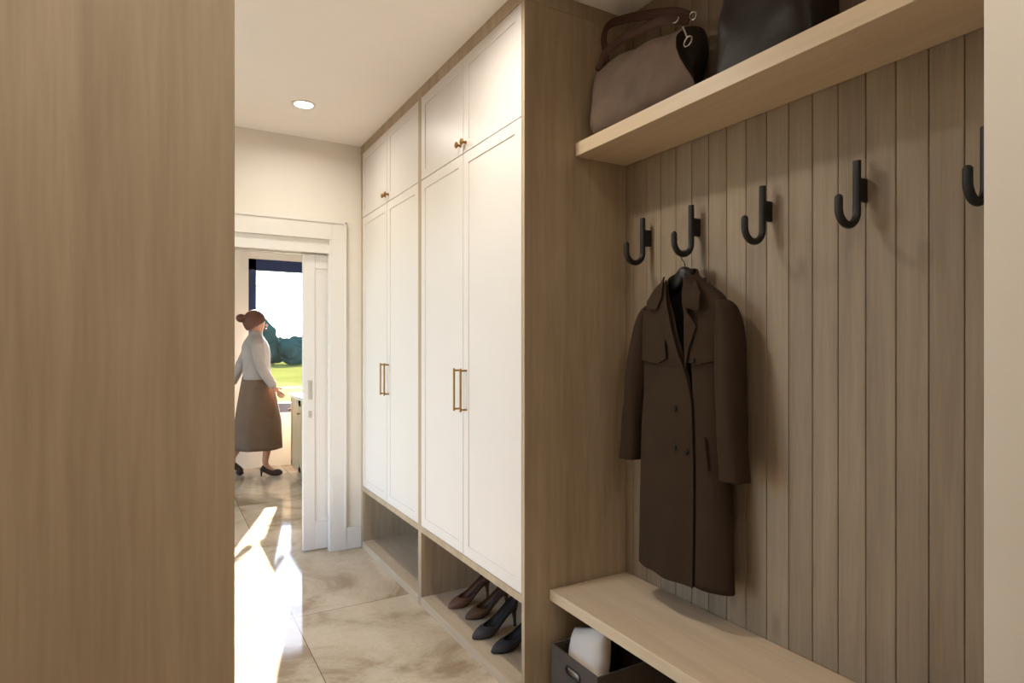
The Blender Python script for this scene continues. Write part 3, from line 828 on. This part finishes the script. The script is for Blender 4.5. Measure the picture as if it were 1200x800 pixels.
tl = ['taller dark tree outside just beside the woman\'s head', 'low dark tree just right of the taller one by the woman', 'lowest rounded bushy tree in the middle of the far window',
      'dark tree seen beside the edge of the sliding door', 'distant tree hidden behind the sliding door']
for k, (x, y, h, r) in enumerate(specs): tree(x, y, h, r, tl[k], k+3)

# ------------------------------------------------------------------ downlights
def downlight(x, y, label):
    t = thing('ceiling_downlight', label, 'downlight', (x, y, H), 'recessed ceiling downlights')
    b = MB(); n = 40
    prof = [(.068, 0), (.068, -.004), (.056, -.006), (.050, -.003), (.048, 0)]
    b.grid([[V((r*math.cos(2*PI*k/n), r*math.sin(2*PI*k/n), z)) for k in range(n)] for r, z in prof], closed_v=True)
    b.build('trim_ring', M['trim'], t, smooth=True)
    MB().cyl((0, 0, -.0005), (0, 0, -.0025), .0485, n=40).build('diffuser', M['glow'], t)
    return t
LAMPS = [(.78, .10, 10), (.709, 3.62, 10), (.709, 2.05, 10), (-.25, .22, 10)]  # first entry is the added fill for the niche
dls = downlight(.709, 3.62, 'round recessed downlight glowing in the hall ceiling near the doorway')
dup(dls, (.709, 2.05, H), 'recessed downlight above the near cabinet, out of view')
dup(dls, (.78, .10, H), 'unseen downlight added in front of the open niche to brighten gable and boards')  # added out of view to lift the gable, boards and cream wall end
dup(dls, (-.25, .22, H), 'recessed downlight above the viewer, out of view')
def area(name, loc, rot, shape, sx, sy, power, col, spread=180):
    l = bpy.data.lights.new(name, 'AREA'); l.shape = shape; l.size = sx; l.size_y = sy; l.energy = power; l.color = col; l.spread = math.radians(spread)
    o = bpy.data.objects.new(name, l); C.objects.link(o); o.location = loc; o.rotation_euler = rot; return o
WARM = (1, .93, .84)
PW = {0: 5, 1: 4, 2: 9, 3: 5}
for k, (x, y, p) in enumerate(LAMPS):
    area('downlight_lamp', (x, y, H-.008), (0, 0, 0), 'DISK', .095, .095, PW[k], WARM, 165)

# sun and sky
sd = V((.25, .97, .355)).normalized()        # towards the sun
sun = bpy.data.lights.new('sun', 'SUN'); sun.energy = 46; sun.angle = math.radians(.6); sun.color = (1, .93, .85)
so = bpy.data.objects.new('sun', sun); C.objects.link(so); so.location = (3, 12, 6); so.rotation_euler = sd.to_track_quat('Z', 'Y').to_euler()
wd = bpy.data.worlds.new('sky'); bpy.context.scene.world = wd; wd.use_nodes = True
nt = wd.node_tree; bg = nt.nodes['Background']
sk = nt.nodes.new('ShaderNodeTexSky'); sk.sky_type = 'NISHITA'; sk.sun_disc = False; sk.sun_elevation = math.radians(40); sk.sun_rotation = math.atan2(sd.x, sd.y)
sk.dust_density = .5; sk.ozone_density = 1.2
nt.links.new(sk.outputs[0], bg.inputs['Color']); bg.inputs['Strength'].default_value = 1.15
# portals at the two windows
def portal(loc, rot, sx, sy):
    o = area('window_portal', loc, rot, 'RECTANGLE', sx, sy, 1, (1, 1, 1)); o.data.cycles.is_portal = True
portal((1.46, YW+.2, 1.5), (-PI/2, 0, 0), 1.16, 1.75)
portal((XL-.18, 2.925, 1.325), (0, -PI/2, 0), 2.03, 2.03)
portal((-2.58, 5.9, 1.4), (0, -PI/2, 0), 1.98, 1.98)

# ------------------------------------------------------------------ camera
cam = bpy.data.cameras.new('camera'); co = bpy.data.objects.new('camera', cam); C.objects.link(co)
cam.sensor_width = 36; cam.lens = 720/1200*36; cam.shift_y = 7/1200; cam.clip_start = .02; cam.clip_end = 500
co.location = (0, 0, 1.369); co.rotation_euler = (PI/2, 0, -math.radians(29.8))
sc = bpy.context.scene; sc.camera = co
sc.view_settings.view_transform = 'Standard'; sc.view_settings.look = 'None'; sc.view_settings.gamma = 1
try: sc.view_settings.use_curve_mapping = False
except Exception: pass
sc.view_settings.exposure = .42
